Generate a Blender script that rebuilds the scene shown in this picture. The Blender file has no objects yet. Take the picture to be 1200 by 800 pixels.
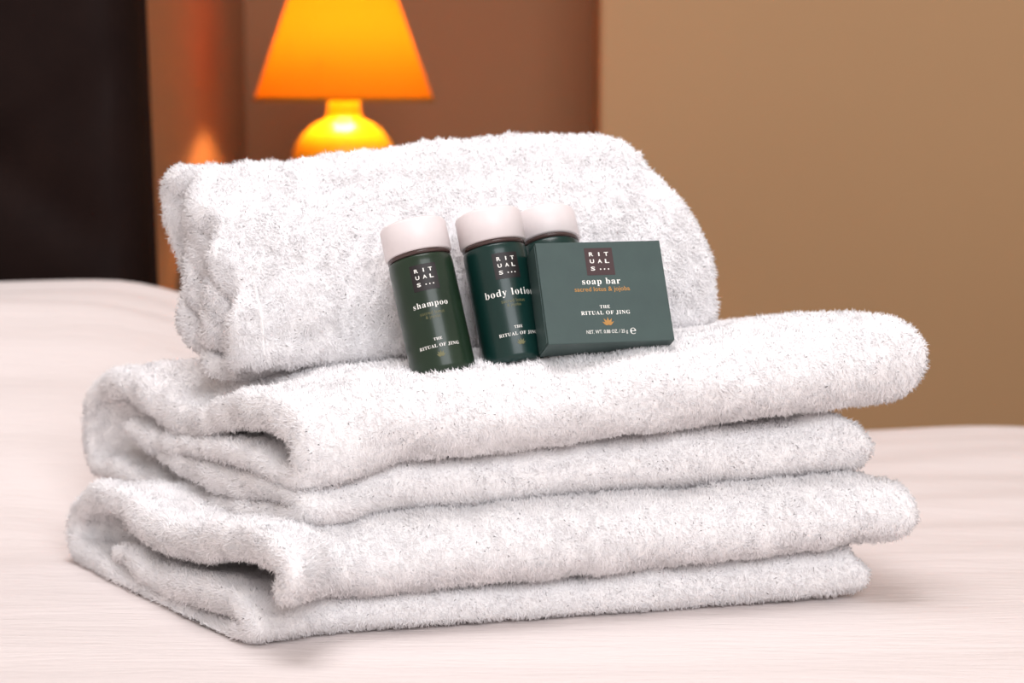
import bpy, bmesh, math, random
import numpy as np
from mathutils import Vector, Matrix
from mathutils.bvhtree import BVHTree

# ---------------------------------------------------------------- camera, world, lights, exposure
SC = bpy.context.scene
COL = SC.collection
BED = 0.52                      # height of the bed surface over the floor
CAMZ = BED + 0.214
F = 2333.0                      # focal length in pixels of a 1200 px wide frame
PITCH = math.atan(0.12)
CP, SP = math.cos(PITCH), math.sin(PITCH)

cam_d = bpy.data.cameras.new('camera')
cam_d.sensor_width = 36.0
cam_d.lens = F / 1200 * 36.0
cam_d.clip_start = 0.02
cam_d.dof.use_dof = True
cam_d.dof.focus_distance = 0.815
cam_d.dof.aperture_fstop = 10.0
cam = bpy.data.objects.new('camera', cam_d)
COL.objects.link(cam)
cam.location = (0, 0, CAMZ)
cam.rotation_euler = (math.pi / 2 - PITCH, 0, 0)
SC.camera = cam

world = bpy.data.worlds.new('world')
SC.world = world
world.use_nodes = True
world.node_tree.nodes['Background'].inputs[0].default_value = (1.0, 0.87, 0.81, 1)
world.node_tree.nodes['Background'].inputs[1].default_value = 0.55


def area_light(name, loc, target, size, power, color, spread=180):
    d = bpy.data.lights.new(name, 'AREA')
    d.shape = 'RECTANGLE'
    d.size, d.size_y = size
    d.energy = power
    d.spread = math.radians(spread)
    d.color = color
    o = bpy.data.objects.new(name, d)
    COL.objects.link(o)
    o.location = loc
    o.rotation_euler = (Vector(target) - Vector(loc)).to_track_quat('-Z', 'Y').to_euler()
    return o


area_light('window_light', (0.55, -1.15, BED + 1.25), (0.0, 0.85, BED + 0.05), (1.4, 1.1), 23, (0.92, 0.95, 1.0))
area_light('ceiling_light', (-0.15, 0.75, BED + 1.75), (0.0, 0.95, BED), (1.0, 0.8), 7.5, (0.98, 0.95, 0.97), 120)

SC.view_settings.view_transform = 'Standard'
SC.view_settings.look = 'None'
SC.view_settings.gamma = 1.0
SC.view_settings.use_curve_mapping = False
SC.view_settings.exposure = 0.32
SC.cycles.use_denoising = True
SC.cycles.max_bounces = 12
SC.cycles.diffuse_bounces = 8
SC.cycles.transmission_bounces = 8

RNG = np.random.default_rng(7)


# ---------------------------------------------------------------- helpers
def ray(px, py):
    a, b = (px - 600) / F, (400 - py) / F
    return Vector((a, CP + b * SP, -SP + b * CP))


def at_y(px, py, Y):
    r = ray(px, py)
    return Vector((0, 0, CAMZ)) + r * (Y / r.y)


def at_z(px, py, z):
    r = ray(px, py)
    return Vector((0, 0, CAMZ)) + r * ((z - CAMZ) / r.z)


def hexc(r, g, b):
    f = lambda c: (c / 255 / 12.92) if c <= 10 else ((c / 255 + 0.055) / 1.055) ** 2.4
    return (f(r), f(g), f(b), 1)


def material(name, color, rough=0.6, **kw):
    m = bpy.data.materials.new(name)
    m.use_nodes = True
    b = m.node_tree.nodes['Principled BSDF']
    b.inputs['Base Color'].default_value = color
    b.inputs['Roughness'].default_value = rough
    for k, v in kw.items():
        b.inputs[k.replace('_', ' ')].default_value = v
    return m


def noise_color(m, c1, c2, scale, detail=4, bump=0.0, bump_scale=None, mapping=None, dist=0.001):
    nt = m.node_tree
    b = nt.nodes['Principled BSDF']
    tc = nt.nodes.new('ShaderNodeTexCoord')
    mp = nt.nodes.new('ShaderNodeMapping')
    if mapping:
        mp.inputs['Scale'].default_value = mapping
    nt.links.new(tc.outputs['Object'], mp.inputs[0])
    n = nt.nodes.new('ShaderNodeTexNoise')
    n.inputs['Scale'].default_value = scale
    n.inputs['Detail'].default_value = detail
    nt.links.new(mp.outputs[0], n.inputs['Vector'])
    r = nt.nodes.new('ShaderNodeValToRGB')
    r.color_ramp.elements[0].position = 0.3
    r.color_ramp.elements[1].position = 0.7
    r.color_ramp.elements[0].color = c1
    r.color_ramp.elements[1].color = c2
    nt.links.new(n.outputs['Fac'], r.inputs[0])
    nt.links.new(r.outputs[0], b.inputs['Base Color'])
    if bump:
        n2 = nt.nodes.new('ShaderNodeTexNoise')
        n2.inputs['Scale'].default_value = bump_scale or scale * 3
        n2.inputs['Detail'].default_value = 3
        nt.links.new(mp.outputs[0], n2.inputs['Vector'])
        bp = nt.nodes.new('ShaderNodeBump')
        bp.inputs['Strength'].default_value = bump
        bp.inputs['Distance'].default_value = dist
        nt.links.new(n2.outputs['Fac'], bp.inputs['Height'])
        nt.links.new(bp.outputs[0], b.inputs['Normal'])
    return m


def link(name, me, mat=None, parent=None, smooth=True, **props):
    o = bpy.data.objects.new(name, me)
    COL.objects.link(o)
    if mat:
        me.materials.append(mat)
    if parent:
        o.parent = parent
    if smooth and len(me.polygons):
        me.polygons.foreach_set('use_smooth', np.ones(len(me.polygons), dtype=bool))
    for k, v in props.items():
        o[k] = v
    return o


def empty(name, loc, label, cat, group=None, rot=None):
    o = bpy.data.objects.new(name, None)
    o.empty_display_size = 0.03
    COL.objects.link(o)
    o.location = loc
    if rot is not None:
        o.rotation_euler = rot
    o['label'] = label
    o['category'] = cat
    if group:
        o['group'] = group
    return o


def mesh_np(name, verts, faces):
    me = bpy.data.meshes.new(name)
    me.from_pydata([tuple(v) for v in verts], [], [tuple(int(i) for i in f) for f in faces])
    me.update()
    return me


def box_mesh(name, x0, x1, y0, y1, z0, z1, bevel=0.0, seg=2):
    bm = bmesh.new()
    bmesh.ops.create_cube(bm, size=1)
    for v in bm.verts:
        v.co = Vector(((x0 + x1) / 2 + v.co.x * (x1 - x0), (y0 + y1) / 2 + v.co.y * (y1 - y0),
                       (z0 + z1) / 2 + v.co.z * (z1 - z0)))
    if bevel:
        bmesh.ops.bevel(bm, geom=bm.edges[:], offset=bevel, segments=seg, affect='EDGES', profile=0.5)
    me = bpy.data.meshes.new(name)
    bm.to_mesh(me)
    bm.free()
    return me


def lathe_mesh(name, prof, n=64):
    """prof: (r, z) pairs from bottom axis to top; r == 0 ends close on the axis."""
    verts, faces, rings = [], [], []
    for r, z in prof:
        if r < 1e-7:
            rings.append([len(verts)])
            verts.append((0, 0, z))
        else:
            rings.append(list(range(len(verts), len(verts) + n)))
            for k in range(n):
                a = 2 * math.pi * k / n
                verts.append((r * math.cos(a), r * math.sin(a), z))
    for A, B in zip(rings[:-1], rings[1:]):
        for k in range(n):
            k2 = (k + 1) % n
            if len(A) == 1 and len(B) == 1:
                continue
            if len(A) == 1:
                faces.append((A[0], B[k2], B[k]))
            elif len(B) == 1:
                faces.append((A[k], A[k2], B[0]))
            else:
                faces.append((A[k], A[k2], B[k2], B[k]))
    return mesh_np(name, verts, faces)


# ---------------------------------------------------------------- the room
m_wall = material('tan_wall_paint', hexc(176, 139, 100), 0.75)
noise_color(m_wall, hexc(172, 136, 97), hexc(178, 142, 102), 1.4, bump=0.15, bump_scale=180, dist=0.0004)
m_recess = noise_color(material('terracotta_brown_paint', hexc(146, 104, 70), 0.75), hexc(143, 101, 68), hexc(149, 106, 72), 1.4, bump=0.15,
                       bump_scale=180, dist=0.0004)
m_floor = noise_color(material('oak_floor', hexc(120, 85, 58), 0.45), hexc(105, 72, 48), hexc(135, 98, 66), 2.0,
                      mapping=(1, 12, 1), bump=0.1)
m_base = material('baseboard_paint', hexc(205, 195, 180), 0.4)

FAR = 1.335     # far edge of the bed
WY = 2.02      # wall behind the lamp
RY = 1.86      # the wall that steps forward on the right
edge_x = (702 - 600) / F * RY
H = 2.5
link('wall_back', box_mesh('wall_back', -0.27, edge_x + 0.002, WY, WY + 0.1, 0, H), m_recess, smooth=False, kind='structure')
link('wall_right', box_mesh('wall_right', edge_x, 1.9, RY, WY + 0.1, 0, H, 0.004), m_wall, smooth=False, kind='structure')
link('wall_left', box_mesh('wall_left', -1.9, -0.268, FAR + 0.105, WY + 0.1, 0, H), m_recess, smooth=False, kind='structure')
link('ceiling', box_mesh('ceiling', -1.9, 1.9, -1.8, WY + 0.1, H, H + 0.1), material('white_ceiling_paint', hexc(225, 220, 212), 0.9), smooth=False, kind='structure')
link('floor', box_mesh('floor', -1.9, 1.9, -1.8, WY + 0.1, -0.05, 0), m_floor, smooth=False, kind='structure')
link('baseboard_right', box_mesh('baseboard_right', edge_x - 0.012, 1.9, RY - 0.014, RY + 0.001, 0, 0.09, 0.003), m_base,
     smooth=False, kind='structure')
link('baseboard_back', box_mesh('baseboard_back', -0.268, edge_x, WY - 0.014, WY + 0.001, 0, 0.09, 0.003), m_base,
     smooth=False, kind='structure')


# ---------------------------------------------------------------- bed
def sstep(a, b, x):
    t = np.clip((x - a) / (b - a), 0, 1)
    return t * t * (3 - 2 * t)


def bed_height(X, Y):
    """height of the cover over BED: flat, pillow swell at the back left, soft creases"""
    sw = sstep(0.03, -0.27, X) * sstep(0.90, 1.22, Y)
    z = 0.094 * sw
    z += 0.0022 * np.sin(Y * 46 + 0.7 * np.sin(X * 9) + X * 6) * (0.35 + 0.65 * sstep(0.95, 1.15, Y))
    z += 0.0014 * np.sin(Y * 105 + 2.1 * np.sin(X * 7 + 1) - X * 13)
    z += 0.0012 * np.sin(X * 31 + 3 * np.sin(Y * 8))
    near = sstep(0.02, 0.10, np.hypot((X + 0.0) / 1.7, Y - 0.86) - 0.10)
    return z * (0.25 + 0.75 * near)


def build_bed():
    root = empty('bed', (0, 0.6, 0), 'bed made up with a thin off-white crinkled bedspread, the towels stacked on it', 'bed')
    xs = np.linspace(-0.95, 1.15, 150)
    ys = np.concatenate([np.linspace(-0.75, 0.5, 20), np.linspace(0.505, FAR - 0.03, 130)])
    X, Y = np.meshgrid(xs, ys)
    Z = BED + bed_height(X, Y)
    # roll the far edge over and drop down the side
    rows = [(X[i], Y[i], Z[i]) for i in range(len(ys))]
    last = rows[-1]
    r = 0.03
    for k in range(1, 9):
        a = k / 8 * math.pi / 2
        rows.append((last[0], last[1] + r * math.sin(a), last[2] - r * (1 - math.cos(a))))
    for k in range(1, 8):
        f = k / 7
        rows.append((last[0], last[1] + r + 0.006 * np.sin(last[0] * 40) * f, (last[2] - r) * (1 - f) + 0.10 * f))
    V = np.array(rows).transpose(0, 2, 1)
    ny, nx = V.shape[:2]
    verts = V.reshape(-1, 3) - np.array([0, 0.6, 0])
    idx = np.arange(ny * nx).reshape(ny, nx)
    q = np.stack([idx[:-1, :-1], idx[:-1, 1:], idx[1:, 1:], idx[1:, :-1]], -1).reshape(-1, 4)
    me = mesh_np('bedspread', verts, q)
    m = material('crinkled_cotton', hexc(221, 212, 210), 0.85)
    nt = m.node_tree
    b = nt.nodes['Principled BSDF']
    b.inputs['Sheen Weight'].default_value = 0.1
    tc = nt.nodes.new('ShaderNodeTexCoord')
    mp = nt.nodes.new('ShaderNodeMapping')
    mp.inputs['Scale'].default_value = (0.16, 1.0, 1.0)
    mp.inputs['Rotation'].default_value = (0, 0, math.radians(-9))
    nt.links.new(tc.outputs['Object'], mp.inputs[0])
    n1 = nt.nodes.new('ShaderNodeTexNoise')
    n1.inputs['Scale'].default_value = 330
    n1.inputs['Detail'].default_value = 3
    nt.links.new(mp.outputs[0], n1.inputs['Vector'])
    n2 = nt.nodes.new('ShaderNodeTexNoise')
    n2.inputs['Scale'].default_value = 60
    n2.inputs['Detail'].default_value = 3
    nt.links.new(mp.outputs[0], n2.inputs['Vector'])
    add = nt.nodes.new('ShaderNodeMath')
    add.operation = 'MULTIPLY_ADD'
    add.inputs[1].default_value = 2.0
    nt.links.new(n2.outputs['Fac'], add.inputs[0])
    nt.links.new(n1.outputs['Fac'], add.inputs[2])
    bp = nt.nodes.new('ShaderNodeBump')
    bp.inputs['Strength'].default_value = 0.55
    bp.inputs['Distance'].default_value = 0.0016
    nt.links.new(add.outputs[0], bp.inputs['Height'])
    nt.links.new(bp.outputs[0], b.inputs['Normal'])
    link('bedspread', me, m, root)
    mm = noise_color(material('mattress_ticking', hexc(222, 215, 205), 0.9), hexc(218, 210, 200), hexc(228, 221, 211), 8)
    me = box_mesh('mattress', -0.93, 1.13, -0.72 - 0.6, FAR - 0.05 - 0.6, 0.24, BED - 0.035, 0.03, 3)
    link('mattress', me, mm, root)
    mf = noise_color(material('dark_bed_frame', hexc(40, 28, 24), 0.5), hexc(34, 23, 20), hexc(48, 34, 28), 20, mapping=(1, 8, 8))
    me = box_mesh('bed_frame', -0.92, 1.12, -0.71 - 0.6, FAR - 0.06 - 0.6, 0.1, 0.238, 0.008)
    link('bed_frame', me, mf, root)
    for x in (-0.86, 1.06):
        for y in (-0.65, FAR - 0.12):
            link('leg', box_mesh('leg', x - 0.025, x + 0.025, y - 0.6 - 0.025, y - 0.6 + 0.025, 0, 0.1, 0.004), mf, root)
    return root


bed = build_bed()


# headboard: dark padded panel with diamond tufting
def build_headboard():
    y0 = FAR + 0.028
    xr = (184 - 600) / F * y0 + 0.002
    W, T = 1.05, 0.06
    root = empty('headboard', (xr - W / 2, y0 + T / 2, 0), 'tall dark brown upholstered headboard with a shallow tufted crease', 'headboard')
    root.rotation_euler = (0, math.radians(-1.2), 0)
    m = noise_color(material('dark_brown_leatherette', hexc(44, 28, 25), 0.55, Specular_IOR_Level=0.08), hexc(24, 13, 11), hexc(29, 17, 14), 30, bump=0.2,
                    bump_scale=700, dist=0.0004)
    # padded front as height field
    nx, nz = 90, 110
    xs = np.linspace(-W / 2, W / 2, nx)
    zs = np.linspace(0.05, 1.22, nz)
    X, Z = np.meshgrid(xs, zs)
    # a button near photo pixel (20,205), creases leave it diagonally
    b = at_y(18, 205, y0)
    bx, bz = b.x - (xr - W / 2), b.z
    step_x, step_z = 0.30, 0.22
    u = (X - bx) / step_x + (Z - bz) / step_z
    v = (X - bx) / step_x - (Z - bz) / step_z
    du, dv = np.abs(u - np.round(u / 2) * 2), np.abs(v - np.round(v / 2) * 2)
    crease = np.exp(-(du / 0.09) ** 2) + np.exp(-(dv / 0.09) ** 2)
    edge = np.minimum(np.minimum(W / 2 - np.abs(X), Z - 0.05), 1.22 - Z)
    pad = 0.022 * np.sqrt(np.clip(1 - (1 - np.clip(edge / 0.03, 0, 1)) ** 2, 0, 1))
    Yv = -T / 2 + 0.022 - pad + 0.006 * crease * np.clip(edge / 0.05, 0, 1) + 0.0
    front = np.stack([X, Yv, Z], -1).reshape(-1, 3)
    idx = np.arange(nx * nz).reshape(nz, nx)
    faces = [tuple(f) for f in np.stack([idx[:-1, :-1], idx[:-1, 1:], idx[1:, 1:], idx[1:, :-1]], -1).reshape(-1, 4)]
    verts = [tuple(p) for p in front]
    ring = list(idx[0, :]) + list(idx[1:, -1]) + list(idx[-1, -2::-1]) + list(idx[-2:0:-1, 0])
    base = len(verts)
    for i in ring:
        verts.append((verts[i][0], T / 2, verts[i][2]))
    n = len(ring)
    for k in range(n):
        faces.append((ring[(k + 1) % n], ring[k], base + k, base + (k + 1) % n))
    faces.append(tuple(base + k for k in range(n)))
    me = mesh_np('upholstery', verts, faces)
    link('upholstery', me, m, root)
    for x in (-W / 2 + 0.1, W / 2 - 0.1):
        link('leg', box_mesh('leg', x - 0.03, x + 0.03, -0.02, 0.02, 0, 0.052, 0.003), m, root)
    return root


build_headboard()


# ---------------------------------------------------------------- nightstand and lamp
LY = 1.74
lamp_x = (404.5 - 600) / F * LY
shade_z = at_y(404, 118, LY).z
stand_top = at_y(404, 262, LY).z


def build_nightstand():
    W, D = 0.30, 0.30
    root = empty('nightstand', (lamp_x + 0.035, LY + 0.02, 0), 'dark wooden nightstand beyond the bed, under the small lamp', 'nightstand')
    m = noise_color(material('dark_walnut', hexc(66, 42, 30), 0.4), hexc(52, 32, 22), hexc(78, 50, 36), 14, mapping=(8, 1, 1), bump=0.1)
    mk = material('brushed_steel_knob', hexc(170, 165, 158), 0.3, Metallic=1.0)
    t = stand_top
    link('top', box_mesh('top', -W / 2, W / 2, -D / 2, D / 2, t - 0.022, t, 0.003), m, root)
    link('cabinet_body', box_mesh('cabinet_body', -W / 2 + 0.012, W / 2 - 0.012, -D / 2 + 0.02, D / 2 - 0.005, 0.12, t - 0.0225, 0.002), m, root)
    h = (t - 0.0225 - 0.12 - 0.02) / 2
    for k in range(2):
        z0 = 0.127 + k * (h + 0.006)
        d = link('drawer', box_mesh('drawer', -W / 2 + 0.018, W / 2 - 0.018, -D / 2 + 0.004, -D / 2 + 0.0195, z0, z0 + h, 0.002), m, root)
        kn = link('knob', lathe_mesh('knob', [(0, 0), (0.005, 0), (0.005, 0.008), (0.011, 0.014), (0.009, 0.02), (0, 0.021)], 20), mk, d)
        kn.location = (0, -D / 2 + 0.004, z0 + h / 2)
        kn.rotation_euler = (math.pi / 2, 0, 0)
    for x in (-W / 2 + 0.03, W / 2 - 0.03):
        for y in (-D / 2 + 0.04, D / 2 - 0.03):
            link('leg', box_mesh('leg', x - 0.014, x + 0.014, y - 0.014, y + 0.014, 0, 0.12, 0.002), m, root)


build_nightstand()


def build_lamp():
    root = empty('table_lamp', (lamp_x, LY, stand_top + 0.0006), 'small lit table lamp with glowing orange cone shade and round yellow base', 'lamp')
    pxm = LY / F
    zs = shade_z - stand_top
    r_bot = 104 * pxm
    slope = (104 - 62) / 118.0           # radius loss per pixel of height
    h = 0.118
    r_top = r_bot - slope * h
    # base: glazed bulb with foot and neck
    zn = zs - 2 * pxm
    neck = 20 * pxm
    zb = at_y(404, 139, LY).z - stand_top      # shoulder level
    prof = [(0, 0), (0.034, 0), (0.036, 0.003), (0.034, 0.008), (0.027, 0.012)]
    zc, rb = zb * 0.50 + 0.004, 62 * pxm
    for k in range(0, 19):
        a = -1.05 + k / 18 * (1.05 + 1.22)
        prof.append((max(rb * math.cos(a), neck), zc + (zb - zc) * 0.98 * math.sin(a) / math.sin(1.22)))
    prof += [(neck, zb + 0.004), (neck * 0.94, zb + 0.008), (neck * 0.94, zn + 0.004), (neck * 0.7, zn + 0.006), (0, zn + 0.006)]
    mb = material('yellow_glazed_ceramic', hexc(225, 185, 28), 0.3, Coat_Weight=0.4)
    mb.node_tree.nodes['Principled BSDF'].inputs['Subsurface Weight'].default_value = 0.0
    link('base', lathe_mesh('base', prof, 64), mb, root)
    # socket and bulb
    ms = material('lamp_socket_brass', hexc(190, 150, 80), 0.35, Metallic=1.0)
    link('socket', lathe_mesh('socket', [(0, zn + 0.0065), (0.011, zn + 0.0065), (0.011, zn + 0.012), (0.008, zn + 0.0135), (0, zn + 0.0135)], 32), ms, root)
    mbulb = bpy.data.materials.new('warm_bulb')
    mbulb.use_nodes = True
    pb = mbulb.node_tree.nodes['Principled BSDF']
    pb.inputs['Base Color'].default_value = (1, 0.85, 0.6, 1)
    pb.inputs['Emission Color'].default_value = (1, 0.55, 0.2, 1)
    pb.inputs['Emission Strength'].default_value = 6
    bz = zn + 0.030
    pr = [(0, bz - 0.0165), (0.007, bz - 0.016)]
    for k in range(10):
        a = -0.9 + k / 9 * (0.9 + math.pi / 2)
        pr.append((max(0.0, 0.014 * math.cos(a)), bz + 0.014 * math.sin(a)))
    pr[-1] = (0, pr[-1][1])
    link('bulb', lathe_mesh('bulb', pr, 32), mbulb, root)
    # shade: thin double-walled cone, translucent
    sh = bpy.data.materials.new('orange_shade_cloth')
    sh.use_nodes = True
    nt = sh.node_tree
    nt.nodes.clear()
    out = nt.nodes.new('ShaderNodeOutputMaterial')
    tr = nt.nodes.new('ShaderNodeBsdfTranslucent')
    df = nt.nodes.new('ShaderNodeBsdfDiffuse')
    tc = nt.nodes.new('ShaderNodeTexCoord')
    nz = nt.nodes.new('ShaderNodeTexNoise')
    nz.inputs['Scale'].default_value = 350
    rp = nt.nodes.new('ShaderNodeValToRGB')
    rp.color_ramp.elements[0].color = (0.15, 0.042, 0.002, 1)
    rp.color_ramp.elements[1].color = (0.15, 0.046, 0.002, 1)
    nt.links.new(tc.outputs['Object'], nz.inputs['Vector'])
    nt.links.new(nz.outputs['Fac'], rp.inputs[0])
    nt.links.new(rp.outputs[0], tr.inputs[0])
    df.inputs[0].default_value = (0.70, 0.26, 0.012, 1)
    mx = nt.nodes.new('ShaderNodeMixShader')
    mx.inputs[0].default_value = 0.35
    nt.links.new(tr.outputs[0], mx.inputs[1])
    nt.links.new(df.outputs[0], mx.inputs[2])
    nt.links.new(mx.outputs[0], out.inputs[0])
    z0, z1 = zs, zs + h
    link('lamp_shade', lathe_mesh('lamp_shade', [(r_bot, z0), (r_top, z1)], 96), sh, root)
    # wire spider that carries the shade and rolled hems
    for r, z in ((r_bot, z0), (r_top, z1)):
        link('shade_rim', lathe_mesh('shade_rim', [(r + 0.0008, z - 0.001), (r + 0.0008, z + 0.002), (r - 0.0008, z + 0.002), (r - 0.0008, z - 0.001), (r + 0.0008, z - 0.001)], 96), sh, root)
    bm = bmesh.new()
    zz = zn + 0.034
    for k in range(3):
        a = k * 2 * math.pi / 3 + 0.3
        rr = r_bot - slope * (zz - z0)
        p0, p1 = Vector((0.006 * math.cos(a), 0.006 * math.sin(a), zz - 0.003)), Vector((rr * math.cos(a), rr * math.sin(a), zz))
        d = p1 - p0
        M = Matrix.Translation((p0 + p1) / 2) @ d.to_track_quat('Z', 'Y').to_matrix().to_4x4()
        bmesh.ops.create_cone(bm, segments=8, radius1=0.0005, radius2=0.0005, depth=d.length, matrix=M, cap_ends=True)
    me = bpy.data.meshes.new('shade_carrier')
    bm.to_mesh(me)
    bm.free()
    link('shade_carrier', me, ms, root)
    ld = bpy.data.lights.new('lamp_bulb_light', 'POINT')
    ld.energy = 4.2
    ld.color = (1.0, 0.52, 0.17)
    ld.shadow_soft_size = 0.022
    lo = bpy.data.objects.new('lamp_bulb_light', ld)
    COL.objects.link(lo)
    lo.parent = root
    lo.location = (0, 0, bz + 0.017)
    # flex that runs off the back of the stand
    cu = bpy.data.curves.new('cord', 'CURVE')
    cu.dimensions = '3D'
    cu.bevel_depth = 0.0022
    sp = cu.splines.new('BEZIER')
    pts = [(0, 0.034, 0.0035), (0.03, 0.10, 0.0035), (0.05, 0.16, 0.0035), (0.052, 0.180, -0.002), (0.055, 0.185, -0.10), (0.055, 0.19, -0.45)]
    sp.bezier_points.add(len(pts) - 1)
    for bp_, p in zip(sp.bezier_points, pts):
        bp_.co = p
        bp_.handle_left_type = bp_.handle_right_type = 'VECTOR'
    co = bpy.data.objects.new('t', cu)
    COL.objects.link(co)
    me = bpy.data.meshes.new_from_object(co.evaluated_get(bpy.context.evaluated_depsgraph_get()))
    bpy.data.objects.remove(co)
    link('cord', me, material('cream_flex', hexc(220, 210, 190), 0.5), root)


build_lamp()

# ---------------------------------------------------------------- towels
m_cloth = material('white_terry_ground', (0.84, 0.82, 0.82, 1), 0.95)
noise_color(m_cloth, (0.90, 0.885, 0.885, 1), (0.95, 0.935, 0.935, 1), 300, bump=0.6, bump_scale=900, dist=0.001)


def pile_material():
    m = bpy.data.materials.new('white_terry_pile')
    m.use_nodes = True
    nt = m.node_tree
    nt.nodes.clear()
    out = nt.nodes.new('ShaderNodeOutputMaterial')
    df = nt.nodes.new('ShaderNodeBsdfDiffuse')
    g = nt.nodes.new('ShaderNodeNewGeometry')
    rp = nt.nodes.new('ShaderNodeValToRGB')
    rp.color_ramp.elements[0].color = (0.92, 0.90, 0.91, 1)
    rp.color_ramp.elements[1].color = (0.98, 0.965, 0.975, 1)
    nt.links.new(g.outputs['Random Per Island'], rp.inputs[0])
    nt.links.new(rp.outputs[0], df.inputs[0])
    nt.links.new(df.outputs[0], out.inputs[0])
    return m


m_pile = pile_material()


def catmull(P, n, W=None):
    """resample control polyline P (k,d) evenly by arc length to n points through a centripetal spline"""
    P = np.asarray(P, float)
    Q = np.vstack([2 * P[0] - P[1], P, 2 * P[-1] - P[-2]])
    out = []
    for i in range(1, len(Q) - 2):
        p0, p1, p2, p3 = Q[i - 1], Q[i], Q[i + 1], Q[i + 2]
        t = np.linspace(0, 1, 24, endpoint=False)[:, None]
        a = 0.5
        m1 = (p2 - p0) * a
        m2 = (p3 - p1) * a
        l0, l1, l2 = (np.linalg.norm(p1[:2] - p0[:2]) + 1e-9, np.linalg.norm(p2[:2] - p1[:2]) + 1e-9, np.linalg.norm(p3[:2] - p2[:2]) + 1e-9)
        m1 = ((p1 - p0) / l0 * l1 + (p2 - p1)) / 2 * 1.0 if True else m1
        m1 = (l1 * (p1 - p0) / l0 * l1 + l0 * (p2 - p1)) / (l0 + l1)
        m2 = (l2 * (p2 - p1) + l1 * (p3 - p2) / l2 * l1) / (l1 + l2)
        out.append((2 * t**3 - 3 * t**2 + 1) * p1 + (t**3 - 2 * t**2 + t) * m1 + (-2 * t**3 + 3 * t**2) * p2 + (t**3 - t**2) * m2)
    out.append(Q[-2][None])
    C = np.vstack(out)
    d = np.concatenate([[0], np.cumsum(np.linalg.norm(np.diff(C[:, :2], axis=0), axis=1))])
    s = np.linspace(0, d[-1], n)
    return np.stack([np.interp(s, d, C[:, j]) for j in range(C.shape[1])], 1)


def wavefield(p, seed, wl, n=10):
    """cheap smooth noise in [-1,1]: sum of random plane waves with wavelength about wl"""
    r = np.random.default_rng(seed)
    k = r.normal(size=(n, 3))
    k /= np.linalg.norm(k, axis=1)[:, None]
    k *= (2 * math.pi / wl) * r.uniform(0.6, 1.5, size=(n, 1))
    ph = r.uniform(0, 2 * math.pi, n)
    return np.sin(p @ k.T + ph).sum(1) / math.sqrt(n) * 0.8


def strip_mesh(name, section, place, nu=90, ns=170, h=0.005, cap=10, lump=0.0009, seed=1, us=None):
    """section(u) -> control points (k,3): a, z, half thickness scale.  place(u, a, z) -> xyz arrays.
       The cloth strip is swept along u with rounded edges all round."""
    if us is None:
        us = 0.5 - 0.5 * np.cos(np.linspace(0, math.pi, nu))
        us = 0.5 * us + 0.5 * np.linspace(0, 1, nu)
        ed = np.array([0.0, 0.03, 0.12, 0.28, 0.5, 0.75, 1.0]) * 0.0056 / 0.30
        us = np.unique(np.concatenate([ed, us[(us > ed[-1] * 1.3) & (us < 1 - ed[-1] * 1.3)], 1 - ed]))
    loops = []
    for u in us:
        S = catmull(section(u), ns)
        a, z, hs = S[:, 0], S[:, 1], S[:, 2]
        T = np.gradient(S[:, :2], axis=0)
        T /= np.linalg.norm(T, axis=1)[:, None] + 1e-12
        N = np.stack([-T[:, 1], T[:, 0]], 1)
        # smooth the normals so tight folds do not cross
        for _ in range(3):
            N[1:-1] = (N[:-2] + N[1:-1] * 2 + N[2:]) / 4
        N /= np.linalg.norm(N, axis=1)[:, None] + 1e-12
        L = 0.30
        d = min(u, 1 - u) * L
        r = 0.0055
        e = math.sqrt(max(0.0, 1 - ((r - d) / r) ** 2)) if d < r else 1.0
        hh = h * hs * max(e, 0.03)
        A = S[:, :2] + N * hh[:, None]
        B = S[:, :2] - N * hh[:, None]
        c1, c0 = [], []
        for k in range(1, cap):
            t = math.pi * k / cap
            c1.append(S[-1, :2] + N[-1] * hh[-1] * math.cos(t) + T[-1] * hh[-1] * math.sin(t))
            c0.append(S[0, :2] - N[0] * hh[0] * math.cos(t) - T[0] * hh[0] * math.sin(t))
        loop = np.vstack([A, c1, B[::-1], c0])
        loops.append(place(u, loop[:, 0], loop[:, 1]))
    V = np.array(loops)
    V[:, :, 2] = np.maximum(V[:, :, 2], BED + 0.0012 + np.maximum(0, bed_height(V[:, :, 0], V[:, :, 1])))
    nu_, nl = V.shape[:2]
    idx = np.arange(nu_ * nl).reshape(nu_, nl)
    nx = np.roll(idx, -1, axis=1)
    faces = np.stack([idx[:-1], nx[:-1], nx[1:], idx[1:]], -1).reshape(-1, 4)
    i_ = np.arange(ns - 1)
    b_i = ns + cap - 1 + (ns - 1 - i_)
    for st, flip in ((0, False), (nu_ - 1, True)):
        o_ = st * nl
        qd = np.stack([i_, i_ + 1, b_i - 1, b_i], -1) + o_
        faces = np.vstack([faces, qd if flip else qd[:, ::-1]])
    P = V.reshape(-1, 3)
    # outward orientation (signed volume), vertex normals, lumps
    a_, b_, c_, d_ = (P[faces[:, i]] - P.mean(0) for i in range(4))
    if (np.cross(c_ - a_, d_ - b_) * (a_ + b_ + c_ + d_)).sum() < 0:
        faces = faces[:, ::-1].copy()
    n = vnormals(P, faces)
    c = P.mean(0)
    P = P + n * np.clip((P[:, 2:3] - BED - 0.002) / 0.004, 0, 1) * (lump * wavefield(P, seed, 0.035) + lump * 0.55 * wavefield(P, seed + 5, 0.014))[:, None]
    return P, faces


def vnormals(P, F4):
    a, b, c, d = (P[F4[:, i]] for i in range(4))
    fn = np.cross(c - a, d - b)
    n = np.zeros_like(P)
    for i in range(4):
        np.add.at(n, F4[:, i], fn)
    return n / (np.linalg.norm(n, axis=1)[:, None] + 1e-12)


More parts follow.
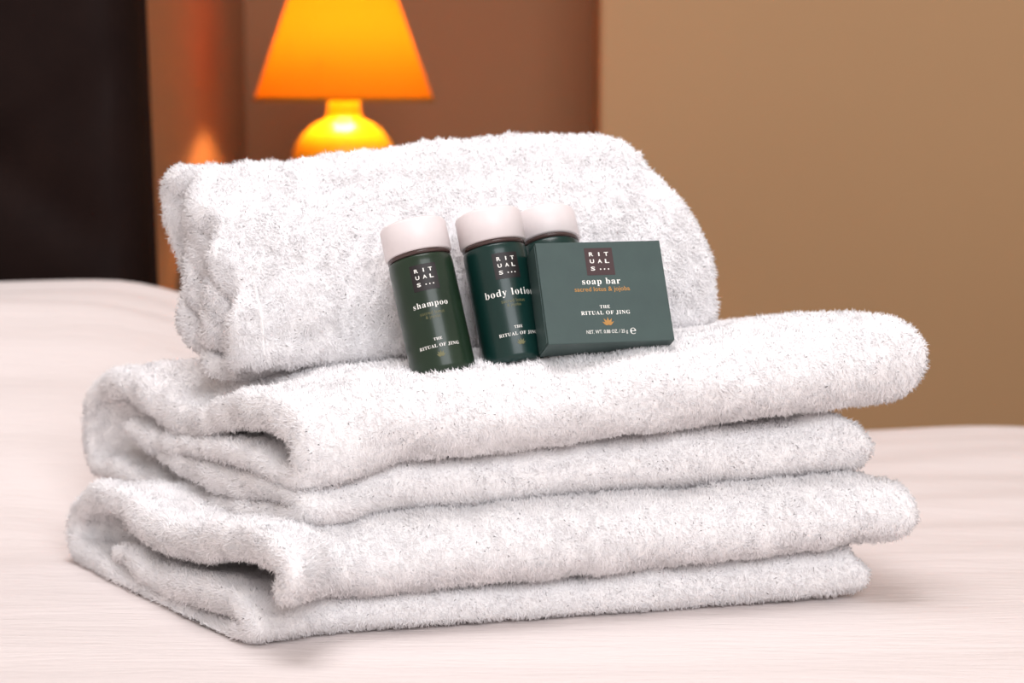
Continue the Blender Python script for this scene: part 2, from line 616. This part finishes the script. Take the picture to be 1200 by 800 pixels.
VIEWS = [Vector((0, 0, CAMZ)), Vector((-0.45, 0.1, CAMZ + 0.02)), Vector((0.45, 0.1, CAMZ + 0.02)), Vector((0, 0.1, CAMZ + 0.35))]


def make_pile(P, F4, count, length, width, seed, blockers):
    """tapered bent tufts on the surface (P, F4), only where someone in front of the bed could see them"""
    rng = np.random.default_rng(seed)
    a, b, c, d = (P[F4[:, i]] for i in range(4))
    fn = np.cross(c - a, d - b) / 2
    area = np.linalg.norm(fn, axis=1)
    n0 = vnormals(P, F4)
    cen = (a + b + c + d) / 4
    fnn = fn / (area[:, None] + 1e-15)
    # facing test per quad against the nearest views
    vis = np.zeros(len(F4), bool)
    for v in VIEWS:
        w = np.array(v) - cen
        w /= np.linalg.norm(w, axis=1)[:, None]
        vis |= (fnn * w).sum(1) > -0.25
    hit = np.zeros(len(F4), bool)
    step = np.nonzero(vis)[0]
    for i in step:
        o = Vector(cen[i] + fnn[i] * 0.0022)
        for v in VIEWS:
            dv = v - o
            L = dv.length
            if blockers.ray_cast(o, dv / L, L)[0] is None:
                hit[i] = True
                break
    # widen the seen set by neighbours through shared vertices
    for _ in range(2):
        vm = np.zeros(len(P), bool)
        vm[F4[hit].ravel()] = True
        hit = vm[F4].any(1)
    w = area * hit
    seen_area = w.sum()
    cdf = np.cumsum(w) / w.sum()
    fi = np.searchsorted(cdf, rng.random(count))
    r1, r2 = rng.random((2, count, 1))
    q = F4[fi]
    base = (P[q[:, 0]] * (1 - r1) + P[q[:, 1]] * r1) * (1 - r2) + (P[q[:, 3]] * (1 - r1) + P[q[:, 2]] * r1) * r2
    nn = (n0[q[:, 0]] * (1 - r1) + n0[q[:, 1]] * r1) * (1 - r2) + (n0[q[:, 3]] * (1 - r1) + n0[q[:, 2]] * r1) * r2
    nn /= np.linalg.norm(nn, axis=1)[:, None] + 1e-12
    # combing: coherent swirl + random
    flow = np.stack([wavefield(base, seed + k, 0.010) for k in range(3)], 1) * 0.55
    flow += np.stack([wavefield(base, seed + 9 + k, 0.035) for k in range(3)], 1) * 0.40
    flow += rng.normal(size=(count, 3)) * 0.42
    flow[:, 2] -= 0.10
    flow -= (flow * nn).sum(1)[:, None] * nn
    ln = length * (0.65 + 0.55 * rng.random((count, 1))) * (1 + 0.22 * wavefield(base, seed + 20, 0.007)[:, None])
    d1 = nn + flow * 0.45
    d1 /= np.linalg.norm(d1, axis=1)[:, None]
    flow2 = flow + rng.normal(size=(count, 3)) * 0.35
    d2 = nn * 0.55 + flow2 * 0.95
    d2 /= np.linalg.norm(d2, axis=1)[:, None]
    base = base - nn * 0.0006
    mid = base + d1 * ln * 0.55
    tip = mid + d2 * ln * 0.5
    side = np.cross(d1, rng.normal(size=(count, 3)))
    side /= np.linalg.norm(side, axis=1)[:, None] + 1e-12
    oth = np.cross(d1, side)
    wd = width * (0.75 + 0.5 * rng.random((count, 1)))
    V = np.empty((count, 7, 3))
    for k in range(3):
        an = 2 * math.pi * k / 3
        dirv = side * math.cos(an) + oth * math.sin(an)
        V[:, k] = base + dirv * wd * 0.8
        V[:, 3 + k] = mid + dirv * wd * 0.85
    V[:, 6] = tip
    # nothing grows down into the bed
    V[:, :, 2] = np.maximum(V[:, :, 2], BED + 0.0006 + bed_height(V[:, :, 0], V[:, :, 1]))
    o = (np.arange(count) * 7)[:, None]
    quads = np.stack([np.array([k, (k + 1) % 3, 3 + (k + 1) % 3, 3 + k]) for k in range(3)])[None] + o[:, :, None]
    tris = np.stack([np.array([3 + k, 3 + (k + 1) % 3, 6]) for k in range(3)])[None] + o[:, :, None]
    me = bpy.data.meshes.new('terry_pile')
    nv = count * 7
    me.vertices.add(nv)
    me.vertices.foreach_set('co', V.reshape(-1).astype(np.float32))
    loops = np.concatenate([quads.reshape(-1), tris.reshape(-1)]).astype(np.int32)
    sizes = np.concatenate([np.full(count * 3, 4), np.full(count * 3, 3)]).astype(np.int32)
    starts = np.concatenate([[0], np.cumsum(sizes)[:-1]]).astype(np.int32)
    me.loops.add(len(loops))
    me.loops.foreach_set('vertex_index', loops)
    me.polygons.add(len(sizes))
    me.polygons.foreach_set('loop_start', starts)
    me.polygons.foreach_set('use_smooth', np.ones(len(sizes), bool))
    me.update(calc_edges=True)
    NV = np.empty((count, 7, 3))
    ctr = (V[:, 0] + V[:, 1] + V[:, 2]) / 3
    ctm = (V[:, 3] + V[:, 4] + V[:, 5]) / 3
    for k in range(3):
        NV[:, k] = nn * 0.5 + (V[:, k] - ctr) / (wd * 0.8) * 0.5
        NV[:, 3 + k] = nn * 0.5 + (V[:, 3 + k] - ctm) / (wd * 0.85) * 0.5
    NV[:, 6] = nn + d2 * 0.3
    NV = NV.reshape(-1, 3)
    NV /= np.linalg.norm(NV, axis=1)[:, None]
    me.normals_split_custom_set_from_vertices(NV.astype(np.float32))
    print('pile', count, 'on', round(seen_area * 1e4), 'cm2')
    return me


# ---- where the towels stand: pixel lines of the photograph, unprojected on real vertical planes
def front_line(x0, y0, x1, y1):
    """vertical plane through two ground points; returns function px -> (x, Y)"""
    def f(px):
        k = (px - 600) / F       # x = k * Y (depth along view differs a little with pitch, absorbed below)
        t = (k * y0 - x0) / ((x1 - x0) - k * (y1 - y0))
        return x0 + t * (x1 - x0), y0 + t * (y1 - y0)
    return f


def to_plane(px, py, p, d):
    """ray through the pixel onto the vertical plane through p with horizontal direction d -> (distance along d, z)"""
    r = ray(px, py)
    # (t*r.x, t*r.y) = p + s*d
    det = r.x * -d[1] + r.y * d[0]
    t = (p[0] * -d[1] + p[1] * d[0]) / det
    s = (t * r.x - p[0]) * d[0] + (t * r.y - p[1]) * d[1]
    return s, CAMZ + t * r.z


E_DIR = np.array([0.9701, 0.2425])        # long direction of the stack, left to right
S_DIR = np.array([-0.57, 0.822])          # short direction, front to back
S_DIR /= np.linalg.norm(S_DIR)


class Frame:
    def __init__(self, origin, length):
        self.o = np.array(origin)
        self.L = length

    def place(self, u, a, z, du=None):
        uu = u * self.L if du is None else du
        x = self.o[0] + E_DIR[0] * uu + S_DIR[0] * a
        y = self.o[1] + E_DIR[1] * uu + S_DIR[1] * a
        return np.stack([x, y, z], 1)

    def px(self, px, py):
        return to_plane(px, py, self.o, S_DIR)


# heights of the band boundaries along the front (pixels), measured left to right
LINES = {
    0: [(275, 763), (400, 764), (560, 746), (700, 734), (850, 719), (1000, 706), (1045, 700)],
    1: [(275, 717), (340, 717), (430, 714), (560, 705), (700, 693), (850, 673), (1000, 655), (1060, 648)],
    2: [(345, 625), (420, 622), (480, 611), (600, 600), (700, 592), (850, 581), (950, 571), (1080, 566)],
    3: [(345, 582), (400, 565), (480, 548), (600, 540), (700, 527), (850, 511), (1000, 492), (1060, 484)],
    4: [(240, 462), (345, 455), (500, 453), (640, 433), (800, 408), (950, 386), (1040, 377), (1090, 374)],
}
FO = (-0.1073, 0.770)                     # front left foot of the stack on the bed


def line_height(k, u, frame):
    """real height of boundary k at distance u*L along the front"""
    pts = LINES[k]
    xs = []
    for px, py in pts:
        s, z = to_plane(px, py, frame.o, E_DIR)
        xs.append((s, z))
    xs = np.array(xs)
    return float(np.interp(u * frame.L, xs[:, 0], xs[:, 1]))


# right-hand reach of each level k (pixels along the front)
REACH = [(0.0, 1036), (0.5, 1044), (0.95, 1030), (1.05, 1040), (1.2, 1062), (1.5, 1074), (1.8, 1075), (1.96, 1064), (2.02, 1036), (2.2, 1044), (2.45, 1045), (2.75, 1032), (2.97, 1008),
         (3.05, 1050), (3.2, 1070), (3.5, 1080), (3.8, 1077), (4.0, 1062)]


def reach(k, frame):
    px = np.interp(k, [r[0] for r in REACH], [r[1] for r in REACH])
    out = np.array([to_plane(p, 600, frame.o, E_DIR)[0] for p in np.atleast_1d(px)])
    return out


def towel_builder(frame, left_px, ideal, kr, h, seed):
    """left_px: control points traced at the left end (px, py, thickness);
       ideal: the same control points as (a, level k, thickness) for the straight run"""
    left = []
    for px, py, t in left_px:
        s, z = frame.px(px, py)
        left.append((s, z, t))
    left = np.array(left)
    ideal = np.array(ideal, float)
    ks = np.array([0, 1, 2, 3, 4])

    def section(u):
        hs = np.array([line_height(k, u, frame) for k in ks])
        hs[0] = max(hs[0], BED + 0.001)
        zi = np.interp(ideal[:, 1], ks, hs)
        I = np.stack([ideal[:, 0], zi, ideal[:, 2]], 1)
        if kr[1] > 3:      # the top sheet sinks towards the back on the right
            I[:, 1] -= 0.012 * float(sstep(0.3, 0.75, u)) * sstep(0.02, 0.12, ideal[:, 0]) * sstep(3.0, 3.6, ideal[:, 1])
        w = float(sstep(0.0, 0.17, u))
        S = left * (1 - w) + I * w
        return S

    def place(u, a, z):
        # pull ends in by level for the rounded right-hand ends
        hs = np.array([line_height(k, u, frame) for k in ks])
        hs = np.maximum.accumulate(hs + np.arange(5) * 1e-5)
        k = np.interp(z, hs, ks)
        R = reach(np.clip(k, kr[0], kr[1]), frame)
        w = float(sstep(0.75, 1.0, u))
        du = u * frame.L * (1 - w) + w * (frame.L - (1 - u) * frame.L + (R - frame.L))
        return frame.place(u, a, z, du)
    return section, place


# lower bath towel (bands 3 and 4 of the front)
frB = Frame(FO, 0.285)
B_left = [(322, 694, .80), (330, 672, 1.0), (318, 652, 1.15), (292, 640, 1.2), (262, 634, 1.25), (225, 636, 1.25), (186, 628, 1.2),
          (150, 604, 1.15), (118, 584, 1.1), (92, 590, .9), (80, 613, .75), (82, 636, .9), (100, 657, 1.0), (135, 680, 1.0), (170, 698, 1.0),
          (210, 724, 1.0), (245, 742, .95), (276, 744, .95), (287, 732, .9), (278, 716, .95), (250, 700, 1.05), (215, 690, 1.1),
          (186, 682, 1.05), (166, 672, .85), (148, 655, .8), (132, 648, .7)]
B_ideal = [(0.030, 1.30, .9), (0.010, 1.33, 1.0), (0.0045, 1.5, 1.3), (0.009, 1.78, 1.2), (0.022, 1.83, 1.1), (0.045, 1.83, 1.1), (0.07, 1.83, 1.1),
           (0.09, 1.83, 1.0), (0.115, 1.83, 1.0), (0.130, 1.6, 1.0), (0.138, 1.2, 1.0), (0.136, .7, 1.0), (0.125, .38, 1.0), (0.10, .36, 1.0), (0.08, .36, 1.0),
           (0.05, .36, 1.0), (0.024, .36, 1.0), (0.013, .42, 1.0), (0.013, .58, 1.0), (0.016, .72, 1.0), (0.035, .78, 1.0), (0.05, .80, 1.0),
           (0.07, .80, 1.0), (0.085, .80, 1.0), (0.10, .85, .8), (0.112, .95, .7)]
# upper bath towel (bands 1 and 2)
frA = Frame((-0.0853, 0.780), 0.285)
A_left = [(146, 500, .8), (165, 515, .85), (190, 520, .8), (222, 522, .7), (252, 528, .75), (290, 538, .8), (322, 558, .85), (344, 560, .9),
          (345, 520, 1.1), (325, 492, 1.25), (292, 482, 1.25), (255, 484, 1.2), (222, 494, 1.1), (190, 484, 1.25), (160, 462, 1.2), (128, 450, 1.1),
          (106, 466, .9), (100, 500, .8), (104, 536, .85), (132, 553, .95), (168, 570, .95), (208, 590, 1.0), (250, 599, 1.0), (300, 602, .95),
          (342, 604, .85), (352, 594, .8), (340, 583, .8), (308, 572, .9), (270, 568, 1.0), (232, 556, 1.0), (205, 544, .9), (184, 536, .7)]
A_ideal = [(0.10, 3.22, .8), (0.085, 3.22, .9), (0.07, 3.22, .9), (0.055, 3.22, .9), (0.042, 3.22, .9), (0.03, 3.22, 1.0), (0.016, 3.24, 1.0), (0.006, 3.32, 1.1),
           (0.0005, 3.52, 1.2), (0.006, 3.76, 1.2), (0.020, 3.82, 1.2), (0.04, 3.83, 1.1), (0.055, 3.83, 1.1), (0.07, 3.83, 1.1), (0.09, 3.83, 1.1), (0.115, 3.84, 1.1),
           (0.130, 3.6, 1.0), (0.137, 3.1, 1.0), (0.136, 2.5, 1.0), (0.125, 2.33, 1.0), (0.11, 2.29, 1.0), (0.08, 2.29, 1.0), (0.05, 2.29, 1.0), (0.025, 2.29, 1.0),
           (0.017, 2.33, 1.0), (0.014, 2.5, 1.0), (0.017, 2.72, 1.0), (0.025, 2.76, 1.0), (0.045, 2.78, 1.0), (0.065, 2.78, 1.0), (0.08, 2.78, .9), (0.095, 2.80, .8)]

secB, plB = towel_builder(frB, B_left, B_ideal, (0.0, 1.99), 0.006, 3)
secA, plA = towel_builder(frA, A_left, A_ideal, (2.0, 4.0), 0.006, 4)
PB, FB = strip_mesh('towel', secB, plB, nu=110, ns=190, h=0.0060, seed=3)
PA, FA = strip_mesh('towel', secA, plA, nu=110, ns=230, h=0.0060, seed=4)

# rolled towel: flattened spiral section
frR = Frame((-0.1066, 0.824), 0.205)
OUT_PX = [(250, 452), (224, 415), (210, 378), (202, 330), (196, 280), (193, 228), (196, 192), (207, 178), (222, 186), (238, 208), (256, 240),
          (272, 280), (286, 322), (296, 368), (300, 414), (299, 454), (272, 462)]
outl = np.array([frR.px(*p) for p in OUT_PX])
cen = outl.mean(0)
TH = 0.0138


def roll_controls():
    """winds inwards from the outer free end"""
    n = len(OUT_PX)
    lo, hi = np.array(frR.px(262, 395)), np.array(frR.px(226, 262))
    pts = []
    turns = 2.35
    m = int(n * turns)
    for i in range(m):
        f = i / n
        j, fr = int(f * n) % n, 0
        o = outl[i % n]
        ax = hi - lo
        t = np.clip(((o - lo) @ ax) / (ax @ ax), 0.0, 1.0)
        M = lo + t * ax
        w = np.linalg.norm(o - M)
        d = TH * 0.55 + TH * 0.98 * f
        p = M + (o - M) * max(0.10, 1 - d / max(w, 1e-4))
        pts.append((p[0], p[1], 1.0))
    return np.array(pts)


RC = roll_controls()
RV = 0.0115    # rise of the roll towards its right end


def roll_section(u):
    S = RC.copy()
    # right end stands a little taller, left end leans as traced
    z0 = outl[:, 1].min()
    top = (S[:, 1] - z0)
    S[:, 1] = z0 + top * (1 + 0.03 * u - 0.02 * math.sin(u * 7.0)) + RV * u
    S[:, 0] = S[:, 0] + 0.004 * math.sin(u * 5) * top / 0.1
    # soft rounding of the right end: shrink towards the middle
    e = float(sstep(0.93, 1.0, u))
    c = np.array([S[:, 0].mean(), S[:, 1].mean()])
    S[:, :2] = c + (S[:, :2] - c) * (1 - 0.07 * e)
    e = float(sstep(0.06, 0.0, u))
    S[:, :2] = c + (S[:, :2] - c) * (1 - 0.015 * e)
    return S


def roll_place(u, a, z):
    zz = (z - z.min()) / (np.ptp(z) + 1e-9)
    # slanted right end: the upper back corner reaches further
    w = float(sstep(0.6, 1.0, u))
    du = u * frR.L + w * (-0.004 + 0.014 * np.sin(math.pi / 2 * np.clip((1 - zz) * 1.5, 0, 1)))
    # left end: coil pushed in and out a little
    wl = float(sstep(0.16, 0.0, u))
    du = du + wl * 0.0035 * np.sin(a * 260 + z * 60)
    return frR.place(u, a, z, du)


PR, FR = strip_mesh('roll', roll_section, roll_place, nu=100, ns=280, h=0.0050, seed=8, lump=0.0010)


def bvh_of(*pf):
    vs, fs, o = [], [], 0
    for P, Fq in pf:
        vs.append(P)
        fs.append(Fq + o)
        o += len(P)
    return BVHTree.FromPolygons([tuple(v) for v in np.vstack(vs)], [tuple(int(i) for i in f) for f in np.vstack(fs)])


for n_, x_, y_ in (('A-B', (PA, FA), (PB, FB)), ('A-R', (PA, FA), (PR, FR))):
    print('core contact', n_, len(bvh_of(x_).overlap(bvh_of(y_))))
BL = bvh_of((PB, FB), (PA, FA), (PR, FR))
DENS = 1.0


def make_towel(name, P, Fq, label, count, seed, plen=0.0029, wid=0.00021):
    lo = P.min(0)
    c = np.array([P[:, 0].mean(), P[:, 1].mean(), lo[2]])
    root = empty(name, tuple(c), label, 'towel')
    link('folded_cloth', mesh_np('folded_cloth', P - c, Fq), m_cloth, root)
    me = make_pile(P, Fq, int(count * DENS), plen, wid, seed, BL)
    o = link('terry_pile', me, m_pile, root, smooth=False, kind='stuff')
    o.location = tuple(-c)
    return root


towel_low = make_towel('bath_towel', PB, FB, 'lower of the two folded white bath towels, lying directly on the bedspread', 100000, 21)
towel_up = make_towel('bath_towel', PA, FA, 'upper of the two folded white bath towels, carrying the rolled towel and toiletries', 115000, 31)
towel_roll = make_towel('rolled_towel', PR, FR, 'fluffy white towel rolled up on top of the stack, behind the green bottles', 96000, 41, 0.0032, 0.00022)

# woven edge line of the rolled towel, just inside its left end
def hem_mesh():
    u = 0.045
    full = roll_section(u)
    S = catmull(full[9:16], 80)
    T = np.gradient(S[:, :2], axis=0)
    T /= np.linalg.norm(T, axis=1)[:, None]
    N = np.stack([-T[:, 1], T[:, 0]], 1)
    c = full[:17, :2].mean(0)
    rows = []
    for i in range(len(S)):
        sgn = 1 if ((S[i, :2] - c) @ N[i]) > 0 else -1
        for off_u, off_n in ((-0.0006, 0.0045), (-0.0004, 0.0062), (0.0004, 0.0062), (0.0006, 0.0045)):
            p = S[i, :2] + N[i] * sgn * off_n
            q = frR.place(u, p[:1], p[1:])[0]
            rows.append((q[0] + E_DIR[0] * off_u, q[1] + E_DIR[1] * off_u, q[2]))
    f = []
    for i in range(len(S) - 1):
        for j in range(3):
            a = i * 4 + j
            f.append((a, a + 1, a + 5, a + 4))
    return np.array(rows), f


hv, hf = hem_mesh()
hv = hv - np.array(towel_roll.location)
link('hem', mesh_np('hem', hv, hf), m_cloth, towel_roll)

# ---------------------------------------------------------------- toiletries
SERIF = {}
for i, ch in enumerate('ABCDEFGHIJKLMNOPQRSTUVWXYZ'):
    SERIF[ch] = chr(0x1D400 + i)
for i, ch in enumerate('abcdefghijklmnopqrstuvwxyz'):
    SERIF[ch] = chr(0x1D41A + i)


def text_mesh(body, width, serif=False, space=1.0, bold=0.0, height=None):
    """flat lettering in the xz plane facing -y, centred on 0 and scaled to the given width"""
    s = ''.join(SERIF.get(c, c) for c in body) if serif else body
    cu = bpy.data.curves.new('t', 'FONT')
    cu.body = s
    cu.resolution_u = 3
    cu.offset = bold
    cu.space_character = 1.14 if serif else space
    o = bpy.data.objects.new('t', cu)
    COL.objects.link(o)
    dg = bpy.context.evaluated_depsgraph_get()
    me = bpy.data.meshes.new_from_object(o.evaluated_get(dg))
    bpy.data.objects.remove(o)
    bpy.data.curves.remove(cu)
    me.materials.clear()
    co = np.empty(len(me.vertices) * 3)
    me.vertices.foreach_get('co', co)
    co = co.reshape(-1, 3)
    lo, hi = co.min(0), co.max(0)
    co -= (lo + hi) / 2
    k = width / (hi[0] - lo[0])
    kz = k if height is None else height / (hi[1] - lo[1])
    new = np.stack([co[:, 0] * k, np.zeros(len(co)), co[:, 1] * kz], 1)
    me.vertices.foreach_set('co', new.reshape(-1))
    me.update()
    return me


def join_meshes(items, name):
    """items: (mesh, dx, dz)"""
    vs, fs, o = [], [], 0
    for me, dx, dz in items:
        co = np.empty(len(me.vertices) * 3)
        me.vertices.foreach_get('co', co)
        co = co.reshape(-1, 3) + np.array([dx, 0, dz])
        vs.append(co)
        fs += [tuple(v + o for v in p.vertices) for p in me.polygons]
        o += len(co)
        bpy.data.meshes.remove(me)
    me = bpy.data.meshes.new(name)
    me.from_pydata([tuple(v) for v in np.vstack(vs)], [], fs)
    me.update()
    return me


def wrap(me, R, ang=0.0):
    """bend a flat mesh round a cylinder of radius R; x becomes arc length"""
    co = np.empty(len(me.vertices) * 3)
    me.vertices.foreach_get('co', co)
    co = co.reshape(-1, 3)
    th = co[:, 0] / R + ang
    r = R - co[:, 1]
    me.vertices.foreach_set('co', np.stack([r * np.sin(th), -r * np.cos(th), co[:, 2]], 1).reshape(-1))
    me.update()
    return me


def rect_mesh(name, w, h, y=0.0, n=12):
    xs = np.linspace(-w / 2, w / 2, n)
    v = [(x, y, z) for x in xs for z in (-h / 2, h / 2)]
    f = [(2 * i, 2 * i + 2, 2 * i + 3, 2 * i + 1) for i in range(n - 1)]
    return mesh_np(name, v, f)


def logo_letters(s):
    """the five letters and three dots of the square mark, laid out R I T / U A L / S ..."""
    it = []
    g = [('R', -0.27, .27), ('I', 0.01, .27), ('T', .27, .27), ('U', -.27, 0.01), ('A', 0.01, 0.01), ('L', .27, 0.01), ('S', -.27, -.26)]
    for ch, x, z in g:
        it.append((text_mesh(ch, s * (0.045 if ch == 'I' else 0.15), bold=0.02, height=s * .145), s * x, s * z))
    for x in (0.0, .14, .28):
        bm = bmesh.new()
        bmesh.ops.create_circle(bm, cap_ends=True, radius=s * 0.026, segments=10)
        me = bpy.data.meshes.new('d')
        for v in bm.verts:
            v.co = Vector((v.co.x, 0, v.co.y))
        bm.to_mesh(me)
        bm.free()
        it.append((me, s * x, s * -.285))
    return join_meshes(it, 'logo_lettering')


def lotus(s):
    """little golden blossom: five petals"""
    bm = bmesh.new()
    for a in (-62, -32, 0, 32, 62):
        t = math.radians(a)
        d = Vector((math.sin(t), 0, math.cos(t)))
        n = Vector((d.z, 0, -d.x))
        L = s * (1.0 if abs(a) < 50 else 0.85)
        base = Vector((0, 0, -s * 0.45))
        ps = [base, base + d * L * 0.5 + n * s * 0.15, base + d * L, base + d * L * 0.5 - n * s * 0.15]
        bm.faces.new([bm.verts.new(p) for p in ps])
    for a in (-1, 1):
        ps = [Vector((0, 0, -s * .5)), Vector((a * s * .55, 0, -s * .30)), Vector((a * s * .30, 0, -s * .52))]
        bm.faces.new([bm.verts.new(p) for p in ps])
    me = bpy.data.meshes.new('lotus_emblem')
    bm.to_mesh(me)
    bm.free()
    return me


def print_mat(name, c, rough=0.5):
    return material(name, c, rough)


m_white_print = print_mat('white_print', hexc(238, 238, 232))
m_gold_print = print_mat('gold_print', hexc(176, 128, 62))
m_dim_gold = print_mat('dim_gold_print', hexc(104, 104, 66))
m_black_print = print_mat('dark_brown_print', hexc(24, 16, 18))
m_cap = noise_color(material('white_cap_plastic', hexc(228, 220, 220), 0.42), hexc(226, 217, 218), hexc(230, 222, 222), 60)
m_clear = material('clear_shoulder_plastic', (0.10, 0.06, 0.055, 1), 0.14, IOR=1.45)
m_clear.node_tree.nodes['Principled BSDF'].inputs['Transmission Weight'].default_value = 0.25


def liquid_material(name, c, trans, c2):
    m = material(name, c, 0.30, IOR=1.42)
    b = m.node_tree.nodes['Principled BSDF']
    b.inputs['Transmission Weight'].default_value = trans
    b.inputs['Coat Weight'].default_value = 0.12
    b.inputs['Coat Roughness'].default_value = 0.06
    noise_color(m, c, c2, 40, 2)
    return m


m_shampoo = liquid_material('green_translucent_bottle', hexc(33, 54, 39), 0.35, hexc(41, 63, 44))
m_lotion = liquid_material('dark_teal_bottle', hexc(9, 42, 38), 0.0, hexc(12, 47, 43))

R_B = 0.0136


def axis_matrix(base, up, front_hint):
    up = Vector(up).normalized()
    fr = Vector(front_hint)
    y = -(fr - up * fr.dot(up)).normalized()        # local -y is the front
    x = y.cross(up).normalized()
    M = Matrix((x, y, up)).transposed().to_4x4()
    M.translation = base
    return M


def bottle(base, up, front, label, m_body, title, sub, ang, total=0.0668):
    root = empty('toiletry_bottle', base, label, 'bottle', 'toiletry bottles with white caps')
    root.matrix_world = axis_matrix(base, up, front)
    cap_h = 0.0140
    zb = total - cap_h - 0.0016
    R = R_B
    body = [(0, 0.0012), (R * 0.55, 0.0006), (R - 0.003, 0), (R - 0.0012, 0.0004), (R - 0.0003, 0.0014), (R, 0.003), (R, 0.02), (R, zb - 0.006),
            (R, zb - 0.0035), (R - 0.0001, zb - 0.0014), (R - 0.0004, zb - 0.0007), (R - 0.0009, zb - 0.0003), (0, zb - 0.0003)]
    bd = link('body', lathe_mesh('body', body, 96), m_body, root)
    r2 = R - 0.0002
    sh = [(0, zb - 0.0003), (r2 - 0.0012, zb - 0.0003), (r2, zb + 0.0002), (r2, zb + 0.0012), (r2 - 0.0005, zb + 0.0016), (0, zb + 0.0016)]
    link('shoulder_ring', lathe_mesh('shoulder_ring', sh, 96), m_clear, root, label='dark glossy clear ring under the cap')
    z0 = zb + 0.0016
    c = R + 0.0006
    cp = [(0, z0), (c - 0.0006, z0), (c, z0 + 0.0005), (c, z0 + cap_h - 0.0016), (c - 0.0004, z0 + cap_h - 0.0006), (c - 0.0015, z0 + cap_h), (0, z0 + cap_h)]
    link('cap', lathe_mesh('cap', cp, 96), m_cap, root)
    if title:
        Rl = R + 0.00008
        s = 0.0112
        lz = 0.0406
        sq = link('logo_square', wrap(rect_mesh('logo_square', s, s), Rl, ang), m_black_print, bd, label='small dark square mark with white letters')
        sq.location = (0, 0, lz)
        lt = link('logo_lettering', wrap(logo_letters(s), Rl + 0.00008, ang), m_white_print, bd)
        lt.location = (0, 0, lz)
        lines = [('product_lettering', title, 0.0030 * len(title) * 0.72, True, 0.0288, m_white_print, -0.004, None),
                 ('scent_lettering', sub[0], 0.0104, False, 0.0254, m_dim_gold, 0.0, None),
                 ('scent_lettering', sub[1], 0.0062, False, 0.0234, m_dim_gold, 0.0, None),
                 ('range_lettering', 'THE', 0.0036, True, 0.0141, m_white_print, 0.0, None),
                 ('range_lettering', 'RITUAL OF JING', 0.0176, True, 0.0112, m_white_print, 0.0, None)]
        for nm, tx, w, serif, z, mt, bold, hh in lines:
            o = link(nm, wrap(text_mesh(tx, w, serif, bold=bold, height=hh), Rl, ang), mt, bd)
            o.location = (0, 0, z)
        o = link('lotus_emblem', wrap(lotus(0.0026), Rl, ang), m_dim_gold, bd)
        o.location = (0, 0, 0.0078)
    return root


UP = (-0.185, 0.30, 0.935)
FRONT = (0.10, -0.99, 0.0)
b1 = at_y(521.5, 442, 0.821)
bottle(b1, (-0.215, 0.30, 0.93), FRONT, 'leftmost bottle, green see-through shampoo with white cap, leaning on the rolled towel', m_shampoo, 'shampoo',
       ('sacred lotus', '& jojoba'), 0.0)
b2 = at_y(605, 429, 0.829)
bottle(b2, UP, FRONT, 'middle bottle, opaque dark teal body lotion with white cap, beside the soap box', m_lotion, 'body lotion',
       ('sacred lotus', '& jojoba'), 0.22)
b3 = at_y(670.5, 417, 0.845)
bottle(b3, (-0.185, 0.46, 0.87), FRONT, 'rear bottle, mostly hidden behind the soap box, only its white cap and shoulder showing', m_lotion, '', None, 0.0)


for b_ in (b1, b2, b3):
    h_ = bvh_of((PA, FA)).ray_cast(Vector((b_.x, b_.y, BED + 0.3)), Vector((0, 0, -1)))
    print('GAP', round((b_.z - h_[0].z) * 1000, 2))


def soap_box():
    W, Hh, D = 0.0545, 0.0450, 0.0152
    Ev = Vector((0.966, 0.255, 0.004)).normalized()
    Uv = Vector((-0.24, 0.40, 0.885))
    Uv = (Uv - Ev * Uv.dot(Ev)).normalized()
    Yv = Uv.cross(Ev).normalized()
    base = at_y(717.5, 401, 0.814)
    root = empty('soap_box', base, 'grey-green carton of soap leaning beside the bottles, printed front facing us', 'box')
    M = Matrix((Ev, Yv, Uv)).transposed().to_4x4()
    M.translation = base
    root.matrix_world = M
    m = noise_color(material('grey_green_card', hexc(52, 71, 69), 0.5), hexc(51, 70, 68), hexc(55, 75, 72), 90, bump=0.05, bump_scale=900)
    ct = link('carton', box_mesh('carton', -W / 2, W / 2, 0, D, 0, Hh, 0.00035, 2), m, root, smooth=False)
    # end flap, tucked in at the left side
    fl = link('end_flap', box_mesh('end_flap', -W / 2 - 0.00035, -W / 2 - 0.00003, 0.0012, D - 0.0008, 0.001, Hh - 0.001), m, root, smooth=False)
    y = -0.00006
    s = 0.0122
    lx, lz = -0.0005, 0.0360
    sq = link('logo_square', rect_mesh('logo_square', s, s, y), material('maroon_brown_print', hexc(58, 34, 36), 0.5), ct,
              label='small brown square mark with white letters')
    sq.location = (lx, 0, lz)
    o = link('logo_lettering', logo_letters(s), m_white_print, ct)
    o.location = (lx, 2 * y, lz)
    rows = [('product_lettering', 'soap bar', 0.0166, True, 0.0268, m_white_print, 0.0, None),
            ('scent_lettering', 'sacred lotus & jojoba', 0.0240, False, 0.0234, m_gold_print, 0.01, None),
            ('range_lettering', 'THE', 0.0044, True, 0.0158, m_white_print, 0.0, None),
            ('range_lettering', 'RITUAL OF JING', 0.0212, True, 0.0131, m_white_print, 0.0, None)]
    for nm, tx, w, serif, z, mt, bold, hh in rows:
        o = link(nm, text_mesh(tx, w, serif, bold=bold, height=hh), mt, ct)
        o.location = (lx - 0.0005, y, z)
    o = link('weight_lettering', text_mesh('NET. WT. 0.88 OZ. / 25 g', 0.0178, False, height=0.0020), m_white_print, ct)
    o.location = (lx - 0.0010, y, 0.0046)
    o = link('estimate_mark', text_mesh('\u212e', 0.0025, False), m_white_print, ct)
    o.location = (lx + 0.0102, y, 0.0047)
    o = link('lotus_emblem', lotus(0.0034), m_gold_print, ct)
    o.location = (lx, y, 0.0093)


soap_box()
